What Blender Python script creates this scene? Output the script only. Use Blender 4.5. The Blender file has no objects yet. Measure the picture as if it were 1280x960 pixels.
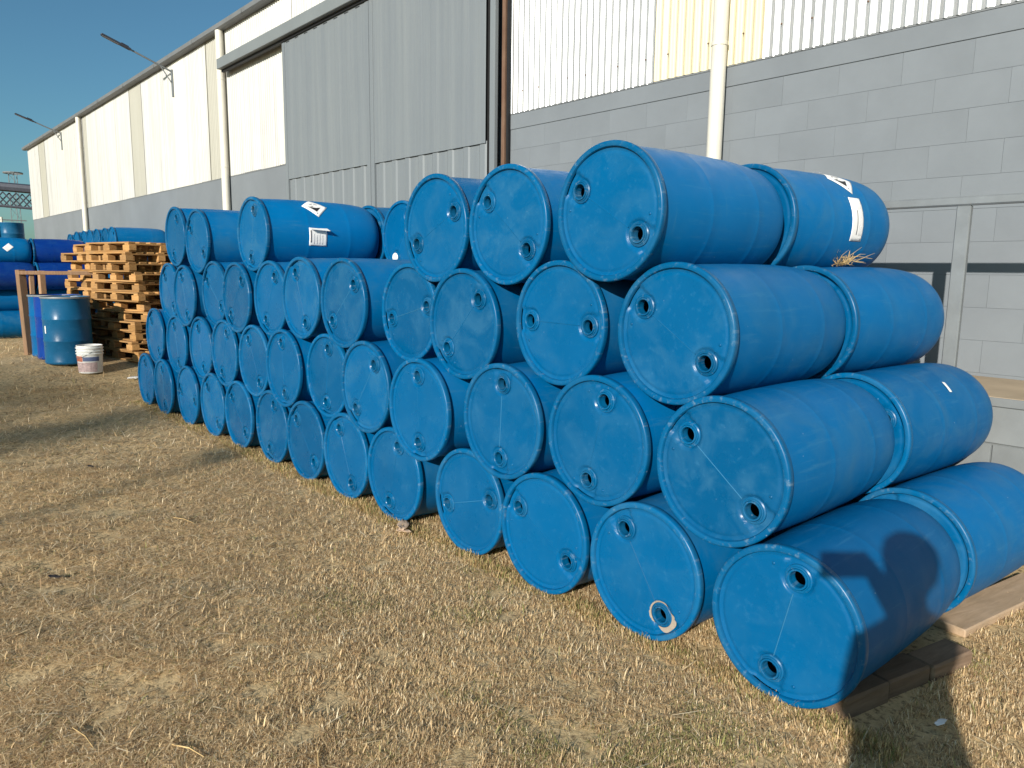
import bpy, bmesh, math, random
import numpy as np
from mathutils import Vector, Matrix, Euler, Quaternion

rnd = random.Random(7)
rng = np.random.default_rng(11)
S = bpy.context.scene
C = S.collection
R_ = math.radians

# ------------------------------------------------------------------ camera
CAM = Vector((1.2286, -2.3964, 1.5357))
cr = Vector((0.66382, 0.74779, 0.01245)); cu = Vector((-0.12098, 0.09094, 0.98848)); cf = Vector((-0.73804, 0.65768, -0.15083))
cam_d = bpy.data.cameras.new('camera'); cam = bpy.data.objects.new('camera', cam_d); C.objects.link(cam)
M3 = Matrix((cr, cu, -cf)).transposed()
cam.matrix_world = Matrix.Translation(CAM) @ M3.to_4x4()
cam_d.sensor_width = 36.0; cam_d.lens = 930.0 / 1280.0 * 36.0
cam_d.clip_start = 0.02; cam_d.clip_end = 3000
S.camera = cam

# ------------------------------------------------------------------ sky, sun, exposure
LIGHT = Vector((-0.3845, 0.8578, -0.3412)).normalized()      # the way the sunlight travels
SUN_EL = math.asin(-LIGHT.z); SUN_AZ = math.atan2(-LIGHT.x, -LIGHT.y)
w = bpy.data.worlds.new('World'); S.world = w; w.use_nodes = True
wn = w.node_tree; wn.nodes.clear()
sky = wn.nodes.new('ShaderNodeTexSky'); sky.sky_type = 'NISHITA'; sky.sun_disc = False
sky.sun_elevation = SUN_EL; sky.sun_rotation = SUN_AZ
sky.air_density = 1.0; sky.dust_density = 0.9; sky.ozone_density = 5.0
bg = wn.nodes.new('ShaderNodeBackground'); bg.inputs['Strength'].default_value = 0.068
wo = wn.nodes.new('ShaderNodeOutputWorld')
tint = wn.nodes.new('ShaderNodeMix'); tint.data_type = 'RGBA'; tint.blend_type = 'MULTIPLY'; tint.inputs[0].default_value = 1.0; tint.inputs[7].default_value = (.80, 1.04, .93, 1)
wn.links.new(sky.outputs[0], tint.inputs[6]); wn.links.new(tint.outputs[2], bg.inputs[0]); wn.links.new(bg.outputs[0], wo.inputs[0])
sd = bpy.data.lights.new('sun', 'SUN'); sd.energy = 4.4; sd.angle = R_(0.55); sd.color = (1.0, 0.945, 0.86)
so = bpy.data.objects.new('sun', sd); C.objects.link(so)
so.rotation_mode = 'QUATERNION'; so.rotation_quaternion = LIGHT.to_track_quat('-Z', 'Y'); so.location = (6, -12, 8)
S.view_settings.view_transform = 'Standard'; S.view_settings.look = 'None'
S.view_settings.exposure = 0.6; S.view_settings.gamma = 1.0
S.render.engine = 'CYCLES'
S.cycles.use_denoising = True
S.cycles.max_bounces = 8
S.cycles.use_adaptive_sampling = True; S.cycles.adaptive_threshold = 0.012

# ------------------------------------------------------------------ helpers
def tag(o, label=None, cat=None, group=None, kind=None):
    if label: o['label'] = label
    if cat: o['category'] = cat
    if group: o['group'] = group
    if kind: o['kind'] = kind
    return o

def empty(name, loc=(0, 0, 0), rot=(0, 0, 0)):
    o = bpy.data.objects.new(name, None); C.objects.link(o)
    o.location = loc; o.rotation_euler = rot; o.empty_display_size = 0.1
    return o

def put(name, mesh, parent=None, loc=(0, 0, 0), rot=(0, 0, 0), scale=None):
    o = bpy.data.objects.new(name, mesh); C.objects.link(o)
    o.location = loc; o.rotation_euler = rot
    if scale: o.scale = scale
    if parent: o.parent = parent
    return o

def mesh_of(name, verts, faces, mat=None, smooth=None):
    me = bpy.data.meshes.new(name); me.from_pydata([tuple(v) for v in verts], [], faces)
    if mat: me.materials.append(mat)
    if smooth is not None:
        for p in me.polygons: p.use_smooth = True
        me.set_sharp_from_angle(angle=R_(smooth))
    me.update()
    return me

class MB:
    """collects shapes for one mesh"""
    def __init__(s): s.v = []; s.f = []
    def add(s, vs, fs):
        b = len(s.v); s.v += [tuple(v) for v in vs]; s.f += [tuple(i + b for i in f) for f in fs]; return s
    def box(s, x0, x1, y0, y1, z0, z1):
        return s.add([(x0,y0,z0),(x1,y0,z0),(x1,y1,z0),(x0,y1,z0),(x0,y0,z1),(x1,y0,z1),(x1,y1,z1),(x0,y1,z1)],
                     [(0,3,2,1),(4,5,6,7),(0,1,5,4),(1,2,6,5),(2,3,7,6),(3,0,4,7)])
    def bev(s, x0, x1, y0, y1, z0, z1, b):
        """a box with chamfered edges"""
        bm = bmesh.new(); m = MB().box(x0,x1,y0,y1,z0,z1)
        vs = [bm.verts.new(v) for v in m.v]
        for f in m.f: bm.faces.new([vs[i] for i in f])
        bmesh.ops.bevel(bm, geom=bm.edges[:], offset=b, segments=1, affect='EDGES', profile=0.5)
        bm.verts.index_update()
        s.add([v.co[:] for v in bm.verts], [tuple(v.index for v in f.verts) for f in bm.faces]); bm.free(); return s
    def tube(s, pts, rad, n=10, cap=True):
        pts = [Vector(p) for p in pts]; k = len(pts)
        if not hasattr(rad, '__len__'): rad = [rad] * k
        rings = []
        up = Vector((0, 0, 1))
        for i, p in enumerate(pts):
            t = (pts[min(i+1,k-1)] - pts[max(i-1,0)]).normalized()
            a = t.cross(up if abs(t.z) < .95 else Vector((1,0,0))).normalized(); b = t.cross(a)
            rings.append([p + (a*math.cos(2*math.pi*j/n) + b*math.sin(2*math.pi*j/n)) * rad[i] for j in range(n)])
        vs = [v for r in rings for v in r]; fs = []
        for i in range(k-1):
            for j in range(n): fs.append((i*n+j, i*n+(j+1)%n, (i+1)*n+(j+1)%n, (i+1)*n+j))
        if cap: fs += [tuple(range(n))[::-1], tuple(range((k-1)*n, k*n))]
        return s.add(vs, fs)
    def lathe(s, prof, n=64, axis='Y', c=(0,0,0), flip=False):
        """prof: (radius, height) pairs; radius 0 closes"""
        vs = []; idx = []
        for r, h in prof:
            if r < 1e-6:
                idx.append([len(vs)]*n); vs.append((0, h, 0) if axis == 'Y' else (0, 0, h))
            else:
                idx.append(list(range(len(vs), len(vs)+n)))
                for j in range(n):
                    a = 2*math.pi*j/n; x, y = r*math.cos(a), r*math.sin(a)
                    vs.append((x, h, y) if axis == 'Y' else (x, y, h))
        fs = []
        for i in range(len(prof)-1):
            for j in range(n):
                q = [idx[i][j], idx[i][(j+1)%n], idx[i+1][(j+1)%n], idx[i+1][j]]
                q = list(dict.fromkeys(q))
                if len(q) > 2: fs.append(tuple(q[::-1] if flip else q))
        return s.add([(v[0]+c[0], v[1]+c[1], v[2]+c[2]) for v in vs], fs)
    def mesh(s, name, mat, smooth=None): return mesh_of(name, s.v, s.f, mat, smooth)

ORD = ['first','second','third','fourth','fifth','sixth','seventh','eighth','ninth','tenth','eleventh','twelfth','thirteenth','fourteenth','fifteenth']

# ------------------------------------------------------------------ materials
def new_mat(name):
    m = bpy.data.materials.new(name); m.use_nodes = True; nt = m.node_tree
    b = nt.nodes['Principled BSDF']
    return m, nt, b
def N(nt, t, **kw):
    n = nt.nodes.new(t)
    for k, v in kw.items():
        if k in n.inputs.keys() if hasattr(n.inputs, 'keys') else False: n.inputs[k].default_value = v
        else: setattr(n, k, v)
    return n
def coords(nt, scale=(1,1,1), obj_random=True, space='Object'):
    tc = N(nt, 'ShaderNodeTexCoord'); mp = N(nt, 'ShaderNodeMapping'); mp.inputs['Scale'].default_value = scale
    if obj_random:
        oi = N(nt, 'ShaderNodeObjectInfo'); mu = N(nt, 'ShaderNodeMath', operation='MULTIPLY'); mu.inputs[1].default_value = 61.0
        nt.links.new(oi.outputs['Random'], mu.inputs[0]); ad = N(nt, 'ShaderNodeVectorMath', operation='ADD')
        nt.links.new(tc.outputs[space], ad.inputs[0]); nt.links.new(mu.outputs[0], ad.inputs[1]); nt.links.new(ad.outputs[0], mp.inputs[0])
    else: nt.links.new(tc.outputs[space], mp.inputs[0])
    return mp.outputs[0]
def noise(nt, vec, scale, detail=4, rough=.55, dist=0.0):
    n = N(nt, 'ShaderNodeTexNoise'); n.inputs['Scale'].default_value = scale; n.inputs['Detail'].default_value = detail
    n.inputs['Roughness'].default_value = rough; n.inputs['Distortion'].default_value = dist
    nt.links.new(vec, n.inputs['Vector']); return n.outputs['Fac']
def ramp(nt, fac, stops):
    r = N(nt, 'ShaderNodeValToRGB'); e = r.color_ramp.elements
    while len(e) < len(stops): e.new(0.5)
    for el, (p, c) in zip(e, stops):
        el.position = p; el.color = (c, c, c, 1) if not hasattr(c, '__len__') else (*c, 1)
    nt.links.new(fac, r.inputs[0]); return r.outputs[0]
def mix(nt, fac, a, b, mode='MIX'):
    m = N(nt, 'ShaderNodeMix', data_type='RGBA', blend_type=mode)
    for sock, v in ((m.inputs[0], fac), (m.inputs[6], a), (m.inputs[7], b)):
        if hasattr(v, 'is_linked') or hasattr(v, 'links'): nt.links.new(v, sock)
        elif hasattr(v, '__len__'): sock.default_value = (*v, 1)
        else: sock.default_value = v
    return m.outputs[2]
def scalar(nt, a, op, b):
    m = N(nt, 'ShaderNodeMath', operation=op)
    for s, v in ((m.inputs[0], a), (m.inputs[1], b)):
        if hasattr(v, 'links'): nt.links.new(v, s)
        else: s.default_value = v
    return m.outputs[0]
def bump(nt, b, h, strength=.3, dist=.01):
    n = N(nt, 'ShaderNodeBump'); n.inputs['Strength'].default_value = strength; n.inputs['Distance'].default_value = dist
    nt.links.new(h, n.inputs['Height']); nt.links.new(n.outputs[0], b.inputs['Normal'])

def drum_mat(name, col, scuff=.5, dust=.3, rough=.42, scol=(.045, .18, .32), spec=.18):
    m, nt, b = new_mat(name)
    v = coords(nt)
    n1 = noise(nt, v, 3.2, 3); c = mix(nt, n1, tuple(x*.86 for x in col), tuple(min(1,x*1.14) for x in col))
    # per-drum tone
    oi = N(nt, 'ShaderNodeObjectInfo'); hs = N(nt, 'ShaderNodeHueSaturation')
    mr = N(nt, 'ShaderNodeMapRange'); mr.inputs[3].default_value = .82; mr.inputs[4].default_value = 1.16
    nt.links.new(oi.outputs['Random'], mr.inputs[0]); nt.links.new(mr.outputs[0], hs.inputs['Value']); nt.links.new(c, hs.inputs['Color']); c = hs.outputs[0]
    # settled dust and grime in broad patches
    d = ramp(nt, noise(nt, v, 5.0, 6, .62, .6), [(.46, 0.0), (.72, dust)])
    oj = N(nt, 'ShaderNodeObjectInfo'); fr_ = scalar(nt, scalar(nt, oj.outputs['Random'], 'MULTIPLY', 7.31), 'FRACT', 0.0)
    d = scalar(nt, d, 'MULTIPLY', scalar(nt, scalar(nt, fr_, 'MULTIPLY', 1.9), 'ADD', .15))
    c = mix(nt, d, c, (.04, .145, .25))
    # rubbed streaks running round and along the drum
    v2 = coords(nt, (26, 2.2, 26)); s1 = ramp(nt, noise(nt, v2, 1.6, 5, .7), [(.56, 0.0), (.74, scuff*.55)])
    v3 = coords(nt, (2.5, 40, 2.5)); s2 = ramp(nt, noise(nt, v3, 1.5, 4, .65), [(.63, 0.0), (.76, scuff*.4)])
    c = mix(nt, s1, c, scol); c = mix(nt, s2, c, (.055, .19, .32))
    # small white nicks
    vo = N(nt, 'ShaderNodeTexVoronoi'); vo.inputs['Scale'].default_value = 24; nt.links.new(coords(nt, (1,.6,1)), vo.inputs['Vector'])
    ni = ramp(nt, vo.outputs['Distance'], [(.04, scuff*.4), (.08, 0.0)])
    gate = ramp(nt, noise(nt, v, 9, 2), [(.56, 0.0), (.60, 1.0)])
    c = mix(nt, scalar(nt, ni, 'MULTIPLY', gate), c, (.45, .55, .62))
    nt.links.new(c, b.inputs['Base Color'])
    rr = ramp(nt, noise(nt, v, 7, 5, .6), [(.3, rough-.1), (.75, rough+.14)]); nt.links.new(rr, b.inputs['Roughness'])
    b.inputs['Specular IOR Level'].default_value = spec
    bump(nt, b, noise(nt, v, 14, 3), .05, .004)
    return m

BLUE = (.0, .110, .292)
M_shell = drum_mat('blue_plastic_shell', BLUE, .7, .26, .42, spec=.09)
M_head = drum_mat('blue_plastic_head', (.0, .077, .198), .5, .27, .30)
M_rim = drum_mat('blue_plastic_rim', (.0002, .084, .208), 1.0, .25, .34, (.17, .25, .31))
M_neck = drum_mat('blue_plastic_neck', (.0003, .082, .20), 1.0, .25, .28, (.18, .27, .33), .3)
M_seam = drum_mat('scuffed_seam', (.0005, .086, .21), .5, .2, .4)
M_seam2 = drum_mat('rubbed_seam', (.03, .145, .27), 1.0, .4, .5)
M_violet = drum_mat('deep_blue_plastic', (.002, .030, .19), .3, .12, .34)
M_sky = drum_mat('light_blue_plastic', (.0005, .10, .27), .3, .15, .34)
M_teal = drum_mat('faded_teal_steel', (.008, .095, .205), .8, .4, .34)

def simple(name, col, rough=.6, var=.15, scale=6, spec=.4, metal=0.0, bmp=0.0, col2=None, vec=(1,1,1), rand=True, tone=0.0):
    m, nt, b = new_mat(name); v = coords(nt, vec, rand)
    n = noise(nt, v, scale, 6, .6)
    c2 = col2 or tuple(min(1, x*(1+var)) for x in col)
    c = mix(nt, ramp(nt, n, [(.3, 0.0), (.7, 1.0)]), tuple(x*(1-var) for x in col) if not col2 else col, c2)
    if tone:
        oi = N(nt, 'ShaderNodeObjectInfo'); mr = N(nt, 'ShaderNodeMapRange'); mr.inputs[3].default_value = 1-tone; mr.inputs[4].default_value = 1+tone
        hs = N(nt, 'ShaderNodeHueSaturation'); nt.links.new(oi.outputs['Random'], mr.inputs[0]); nt.links.new(mr.outputs[0], hs.inputs['Value']); nt.links.new(c, hs.inputs['Color']); c = hs.outputs[0]
    nt.links.new(c, b.inputs['Base Color']); b.inputs['Roughness'].default_value = rough
    b.inputs['Specular IOR Level'].default_value = spec; b.inputs['Metallic'].default_value = metal
    if bmp: bump(nt, b, noise(nt, v, scale*4, 5, .65), bmp, .01)
    return m

def sheet_mat(name, col, streak, var=.07, rough=.5, metal=0.0):
    """painted profiled steel with rain streaks (rib shading too on the left sheets) and fixing rust"""
    m, nt, b = new_mat(name)
    v = coords(nt, (4, 4, .10)); st = ramp(nt, noise(nt, v, 2.4, 8, .78), [(.42, 0.0), (.68, .85)])
    v0 = coords(nt, (1,1,1)); n = noise(nt, v0, 1.6, 4)
    c = mix(nt, n, tuple(x*(1-var) for x in col), tuple(min(1,x*(1+var)) for x in col))
    c = mix(nt, st, c, streak); nt.links.new(c, b.inputs['Base Color'])
    b.inputs['Roughness'].default_value = rough; b.inputs['Specular IOR Level'].default_value = .4; b.inputs['Metallic'].default_value = metal
    bump(nt, b, noise(nt, v0, 3, 3), .08, .02)
    return m
M_white = sheet_mat('white_sheeting', (.60, .60, .59), (.42, .415, .405), rough=.46, metal=.66)
M_whiteleft = sheet_mat('weathered_rib_shade_sheeting', (.47, .465, .44), (.30, .295, .28), rough=.6, metal=.2)  # darker dirt streaks that also paint in the shaded lines of the ribs
M_ivory = sheet_mat('ivory_translucent_sheeting', (.58, .51, .33), (.64, .59, .46))
M_beige = sheet_mat('beige_translucent_sheeting', (.315, .305, .255), (.35, .34, .29))
M_cream = sheet_mat('cream_sheeting', (.50, .485, .43), (.42, .41, .37), rough=.55, metal=.25)
M_door = sheet_mat('grey_door_sheeting', (.158, .176, .190), (.190, .208, .215), .05)
M_grey = simple('grey_painted_block', (.165, .182, .197), .72, .08, 1.6, .3, bmp=.15, tone=.012)
M_greywall = simple('grey_painted_wall', (.165, .182, .197), .72, .09, .9, .3, bmp=.08)
M_joint = simple('grey_painted_joint', (.165, .182, .197), .8, .05, 4, .2)
M_gutter = simple('grey_gutter_paint', (.15, .158, .162), .55, .1, 2)
M_roofsheet = simple('weathered_roof_sheet', (.22, .22, .21), .6, .15, 3)
M_box = simple('grey_header_paint', (.165, .183, .188), .6, .06, 1.5)
M_black = simple('black_parts_and_gap_shade', (.012, .012, .013), .6, .2, 8)  # flat black for track and door core, also for painted gap shade
M_pipe = simple('cream_downpipe_paint', (.60, .57, .49), .4, .06, 3, .5)
M_rust = simple('rusty_steel', (.11, .058, .036), .8, .4, 9, .3, col2=(.18, .11, .072), vec=(1,1,.4), bmp=.2)
M_steel = simple('galvanised_steel', (.19, .205, .212), .5, .12, 8, .4, metal=.2)
M_darksteel = simple('dark_truss_steel', (.035, .04, .055), .6, .2, 6)
M_dust = simple('dusty_concrete', (.40, .31, .21), .9, .14, 3, .2, bmp=.3)
M_conc = simple('grey_concrete_face', (.175, .185, .186), .85, .16, 2.5, .2, bmp=.25)
M_paper = simple('white_paper', (.80, .79, .77), .7, .04, 20, .3)
M_ink = simple('black_print', (.02, .02, .024), .6, .2, 20, .3)
M_inkgrey = simple('grey_print', (.18, .18, .19), .6, .2, 40, .3)
M_inkpale = simple('faint_print', (.48, .48, .50), .6, .25, 60, .3)
M_cap = simple('white_plastic_cap', (.82, .82, .80), .4, .03, 10, .5)
M_straw = simple('dry_straw', (.46, .32, .15), .8, .3, 30, .2, tone=.2)
M_scrap = simple('dead_husk', (.50, .36, .25), .8, .2, 12, .2)
M_leafdark = simple('dead_dark_leaf', (.035, .03, .03), .7, .3, 12, .3)

def wood_mat(name, a, b2, vec, tone=.28):
    m, nt, b = new_mat(name)
    g = noise(nt, coords(nt, vec), 1.6, 7, .7, .5); big = noise(nt, coords(nt), 5, 3)
    c = mix(nt, ramp(nt, g, [(.32, 0.0), (.68, 1.0)]), a, b2); c = mix(nt, ramp(nt, big, [(.45, 0.0), (.8, .45)]), c, (.20, .155, .105))
    oi = N(nt, 'ShaderNodeObjectInfo'); mr = N(nt, 'ShaderNodeMapRange'); mr.inputs[3].default_value = 1-tone; mr.inputs[4].default_value = 1+tone
    hs = N(nt, 'ShaderNodeHueSaturation'); nt.links.new(oi.outputs['Random'], mr.inputs[0]); nt.links.new(mr.outputs[0], hs.inputs['Value']); nt.links.new(c, hs.inputs['Color'])
    nt.links.new(hs.outputs[0], b.inputs['Base Color']); b.inputs['Roughness'].default_value = .82; b.inputs['Specular IOR Level'].default_value = .2
    bump(nt, b, g, .35, .006)
    return m
M_wood = wood_mat('pallet_pine', (.30, .15, .052), (.48, .27, .10), (3, 22, 22))
M_post = wood_mat('weathered_post', (.22, .125, .07), (.34, .21, .125), (22, 22, 2.5))
M_beam = wood_mat('old_timber', (.14, .092, .06), (.25, .17, .115), (20, 2.5, 20))
M_plank = wood_mat('pale_plank', (.30, .21, .13), (.42, .30, .20), (20, 2.5, 20))

# ------------------------------------------------------------------ ground
def ss(t): t = np.clip(t, 0, 1); return t*t*(3-2*t)
def hgt(x, y):
    x = np.asarray(x, float); y = np.asarray(y, float)
    rise = .22*ss((-8.2-x)/2.2)*(1-1.0*ss((-12.5-x)/4.0))*ss((30-np.abs(y))/15)*ss((60+x)/20)
    m = np.where(x < -8.2, 1.0, ss((-.3-y)/.8)) * ss((40-np.abs(x))/20)*ss((40-np.abs(y))/20)
    b = .014*np.sin(1.7*x+.6)*np.sin(2.1*y+1.3)+.009*np.sin(4.1*x-2.2*y)+.006*np.sin(9*x+3)*np.sin(8*y)+.004*np.sin(17*x-5*y)*np.sin(13*y+4*x)
    return rise + b*m
gx = np.concatenate([[-1500,-700,-350,-180,-110,-80,-60,-50,-42,-36,-32,-29,-27], np.arange(-25,-9,.25), np.arange(-9,4,.11), [4.5,5.5,7,9,12,17,25,40,70,130,300,700,1500]])
gy = np.concatenate([[-1500,-700,-300,-130,-70,-40,-25,-17,-12,-9,-7], np.arange(-6,2.5,.11), [2.8,3.4,4.2,6,9,14,22,35,60,120,300,700,1500]])
GX, GY = np.meshgrid(gx, gy, indexing='ij'); GZ = hgt(GX, GY)
nv = len(gy)
gverts = np.stack([GX, GY, GZ], -1).reshape(-1, 3)
gf = [(i*nv+j, (i+1)*nv+j, (i+1)*nv+j+1, i*nv+j+1) for i in range(len(gx)-1) for j in range(nv-1)]
mg, nt, b = new_mat('dry_lawn_soil')
v = coords(nt, obj_random=False)
c = mix(nt, ramp(nt, noise(nt, v, 1.1, 6, .6), [(.35, 0.0), (.68, 1.0)]), (.50, .36, .185), (.60, .435, .235))
c = mix(nt, ramp(nt, noise(nt, v, .55, 4, .6), [(.5, 0.0), (.75, .6)]), c, (.33, .275, .125))
c = mix(nt, ramp(nt, noise(nt, v, 55, 4, .75), [(.40, 0.0), (.72, .8)]), c, (.70, .53, .30))
c = mix(nt, ramp(nt, noise(nt, v, 34, 5, .7), [(.50, 0.0), (.62, .85)]), c, (.17, .115, .06))
nt.links.new(c, b.inputs['Base Color']); b.inputs['Roughness'].default_value = .95; b.inputs['Specular IOR Level'].default_value = .1
bump(nt, b, noise(nt, v, 60, 6, .75), .5, .02)
ground = put('ground', mesh_of('ground', gverts, gf, mg, 180)); tag(ground, 'dry tan lawn with trampled straw and greener tufts', 'ground', kind='structure')

# ------------------------------------------------------------------ grass blades and straw (uncountable)
def lowfreq(x, y): return .5+.25*np.sin(.9*x+1.1*y+.4)+.25*np.sin(2.3*x-1.7*y+2.0)*np.sin(1.3*y+.5*x)
_lat = rng.random((256, 256))
def vnoise(x, y, sc, off=0.0):
    u, v_ = x*sc + off*37.1 + 500, y*sc + off*17.7 + 500; i, j = np.floor(u).astype(int), np.floor(v_).astype(int); fu, fv = ss(u-i), ss(v_-j); g = lambda a, b_: _lat[a % 256, b_ % 256]
    return (g(i, j)*(1-fu)+g(i+1, j)*fu)*(1-fv) + (g(i, j+1)*(1-fu)+g(i+1, j+1)*fu)*fv
def blades(n, r0, r1, size, flat_bias=0.0, half=R_(56)):
    th = math.atan2(cf.y, cf.x) + rng.uniform(-half, half, n)
    r = np.sqrt(rng.uniform(r0*r0, r1*r1, n))
    x = CAM.x + r*np.cos(th); y = CAM.y + r*np.sin(th)
    ok = (y < 2.2) & ~((x > -7.85) & (x < .30) & (y > .45)) & ~((x > .05) & (x < .33) & (y > .05) & (y < .85)) & (x > -24)
    ok &= ~((x < -9.3) & (y > .25))
    cl = .55*vnoise(x, y, 9.0, 1) + .45*vnoise(x, y, 22.0, 2)      # tufts with worn gaps between them
    ok &= cl > rng.normal(.34, .09, n)
    x, y = x[ok], y[ok]; n = len(x)
    # upright turf near the drums and on the right, trampled straw on the left
    up = ss((x*.75 + y*.9 + 3.4)/2.4); up = np.clip(.18 + .70*up - flat_bias, .08, .9)
    upr = rng.random(n) < up*(.65+.7*lowfreq(x*2.1, y*2.3))
    az = rng.uniform(0, 2*math.pi, n)
    el = np.where(upr, rng.uniform(.55, 1.45, n), rng.normal(.07, .11, n))
    L = np.where(upr, rng.uniform(.014, .036, n), rng.uniform(.025, .075, n)**1.0)*size
    wd = np.where(upr, rng.uniform(.0010, .0020, n), rng.uniform(.0006, .0016, n))*size
    z = hgt(x, y) + np.where(upr, -.003, rng.uniform(.001, .012, n)*size)
    dx, dy = np.cos(az), np.sin(az); px, py = -dy, dx
    el2 = el - np.where(upr, rng.uniform(.0, .7, n), rng.uniform(-.12, .18, n))
    p0 = np.stack([x, y, z], -1)
    p1 = p0 + (L*.55)[:, None]*np.stack([np.cos(el)*dx, np.cos(el)*dy, np.sin(el)], -1)
    p2 = p1 + (L*.45)[:, None]*np.stack([np.cos(el2)*dx, np.cos(el2)*dy, np.sin(el2)], -1)
    pw = np.stack([px, py, np.zeros(n)], -1)*wd[:, None]
    vs = np.stack([p0-pw, p0+pw, p1+pw*.85, p1-pw*.85, p2], 1).reshape(-1, 3)
    lum = rng.random(n)
    pal = np.array([[.78,.615,.37],[.71,.535,.30],[.61,.435,.235],[.38,.255,.14],[.25,.245,.085],[.40,.36,.15],[.82,.69,.47]])
    g = .03 + .42*np.clip((up-.30)*1.7, 0, 1)*np.clip((vnoise(x, y, 2.6, 3)*.6+vnoise(x, y, 7.0, 4)*.4-.53)*4.5, 0, 1)
    k = np.where(rng.random(n) < g, rng.integers(4, 6, n), rng.choice([0,1,1,2,2,3,3,6], n))
    col = pal[k]*(.75+.5*lum)[:, None]
    return vs, np.repeat(col, 5, 0)
def straws(n):
    vs, ks = blades(n, 1.1, 9.0, 1.0, 9.0)
    m = len(vs)//5; V = vs.reshape(m, 5, 3); c0 = V[:, :2].mean(1); d = V[:, 4]-c0; d /= np.linalg.norm(d, axis=1)[:, None]
    L = rng.uniform(.035, .12, m); wdt = rng.uniform(.0010, .0021, m); perp = np.stack([-d[:, 1], d[:, 0], np.zeros(m)], -1); z = rng.uniform(.006, .016, m)
    c0 = c0.copy(); c0[:, 2] = hgt(c0[:, 0], c0[:, 1]) + z; d[:, 2] *= .3; bend = perp*(L*rng.uniform(-.12, .12, m))[:, None]
    mid = c0 + d*(L*.55)[:, None] + bend; tip = c0 + d*L[:, None]; pw = perp*wdt[:, None]
    V = np.stack([c0-pw, c0+pw, mid+pw, mid-pw, tip], 1).reshape(-1, 3)
    col = np.array([.80, .64, .38])*rng.uniform(.7, 1.1, m)[:, None]
    return V, np.repeat(col, 5, 0)
def fringe(n):      # longer grass caught along the foot of the drums
    x = rng.uniform(-7.9, .45, n); y = rng.normal(-.015, .035, n); az = rng.uniform(0, 2*math.pi, n); el = rng.uniform(.7, 1.5, n); L = rng.uniform(.018, .055, n)*(.6+.8*vnoise(x, y, 5.0, 6)); wdt = rng.uniform(.0010, .0020, n)
    d = np.stack([np.cos(el)*np.cos(az), np.cos(el)*np.sin(az), np.sin(el)], -1); pw = np.stack([-np.sin(az), np.cos(az), 0*az], -1)*wdt[:, None]; p0 = np.stack([x, y, hgt(x, y)-.003], -1)
    p1 = p0 + d*(L*.6)[:, None]; d[:, 2] *= .5; p2 = p1 + d*(L*.45)[:, None]
    pal = np.array([[.74,.56,.30],[.62,.44,.21],[.45,.30,.14],[.30,.30,.10]]); col = pal[rng.integers(0, 4, n)]*rng.uniform(.7, 1.1, n)[:, None]
    return np.stack([p0-pw, p0+pw, p1+pw*.8, p1-pw*.8, p2], 1).reshape(-1, 3), np.repeat(col, 5, 0)
def grass_obj(name, batches, label):
    V = np.concatenate([b[0] for b in batches]); K = np.concatenate([b[1] for b in batches]); n = len(V)//5
    me = bpy.data.meshes.new(name); me.vertices.add(len(V)); me.vertices.foreach_set('co', V.astype(np.float32).ravel())
    base = np.arange(n)*5
    quads = np.stack([base, base+1, base+2, base+3], 1); tris = np.stack([base+3, base+2, base+4], 1)
    li = np.concatenate([quads.ravel(), tris.ravel()]); me.loops.add(len(li)); me.loops.foreach_set('vertex_index', li.astype(np.int32))
    me.polygons.add(2*n); me.polygons.foreach_set('loop_start', np.concatenate([np.arange(n)*4, 4*n+np.arange(n)*3]).astype(np.int32))
    me.update(calc_edges=True)
    at = me.attributes.new('tint', 'FLOAT_COLOR', 'POINT'); at.data.foreach_set('color', np.concatenate([K, np.ones((len(K), 1))], 1).astype(np.float32).ravel())
    me.materials.append(M_blade)
    o = put(name, me); tag(o, label, 'grass', kind='stuff'); return o
M_blade, nt, b = new_mat('dry_grass_blade')
at = N(nt, 'ShaderNodeAttribute', attribute_name='tint'); nt.links.new(at.outputs['Color'], b.inputs['Base Color'])
b.inputs['Roughness'].default_value = .75; b.inputs['Specular IOR Level'].default_value = .25
tr = N(nt, 'ShaderNodeBsdfTranslucent'); nt.links.new(at.outputs['Color'], tr.inputs['Color']); mx = N(nt, 'ShaderNodeMixShader'); mx.inputs[0].default_value = .3
out = nt.nodes['Material Output']; nt.links.new(b.outputs[0], mx.inputs[1]); nt.links.new(tr.outputs[0], mx.inputs[2]); nt.links.new(mx.outputs[0], out.inputs[0])
grass_obj('dry_grass', [blades(190000, 1.1, 2.3, .78), blades(300000, 2.3, 4.0, .88), blades(240000, 4.0, 6.5, 1.2, .05), blades(120000, 6.5, 10.5, 2.0, .1), blades(60000, 10.5, 20, 3.2, .15, R_(42)), straws(6000), fringe(26000), blades(70000, 1.0, 6.5, 1.7, 0.0, math.pi)],
          'short dry grass and loose straw over the whole lawn')

# ------------------------------------------------------------------ warehouse
W = 3.15; XL, XR = -32.35, 9.0; ZB = 3.2; ZT = 5.76; DZ = .885; DY = 2.235
wh = empty('warehouse', (0, W, 0)); tag(wh, 'long grey block warehouse with white corrugated upper walls', 'warehouse')
def wpart(name, mb, mat, parent=wh, smooth=None):
    # built in world coordinates, origin moved to the wall line
    me = mb.mesh(name, mat, smooth); me.transform(Matrix.Translation((0, -W, 0)))
    return put(name, me, parent)
core = wpart('wall', MB().box(XL, -5.22, W, W+.2, 0, ZB).box(XL, XL+.2, W+.2, W+14, 0, ZB), M_greywall)
core2 = wpart('wall', MB().box(-5.22, XR, W+.006, W+.2, 0, ZB-.004), M_joint); core2['label'] = 'grey painted block wall right of the sliding doors'
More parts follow.
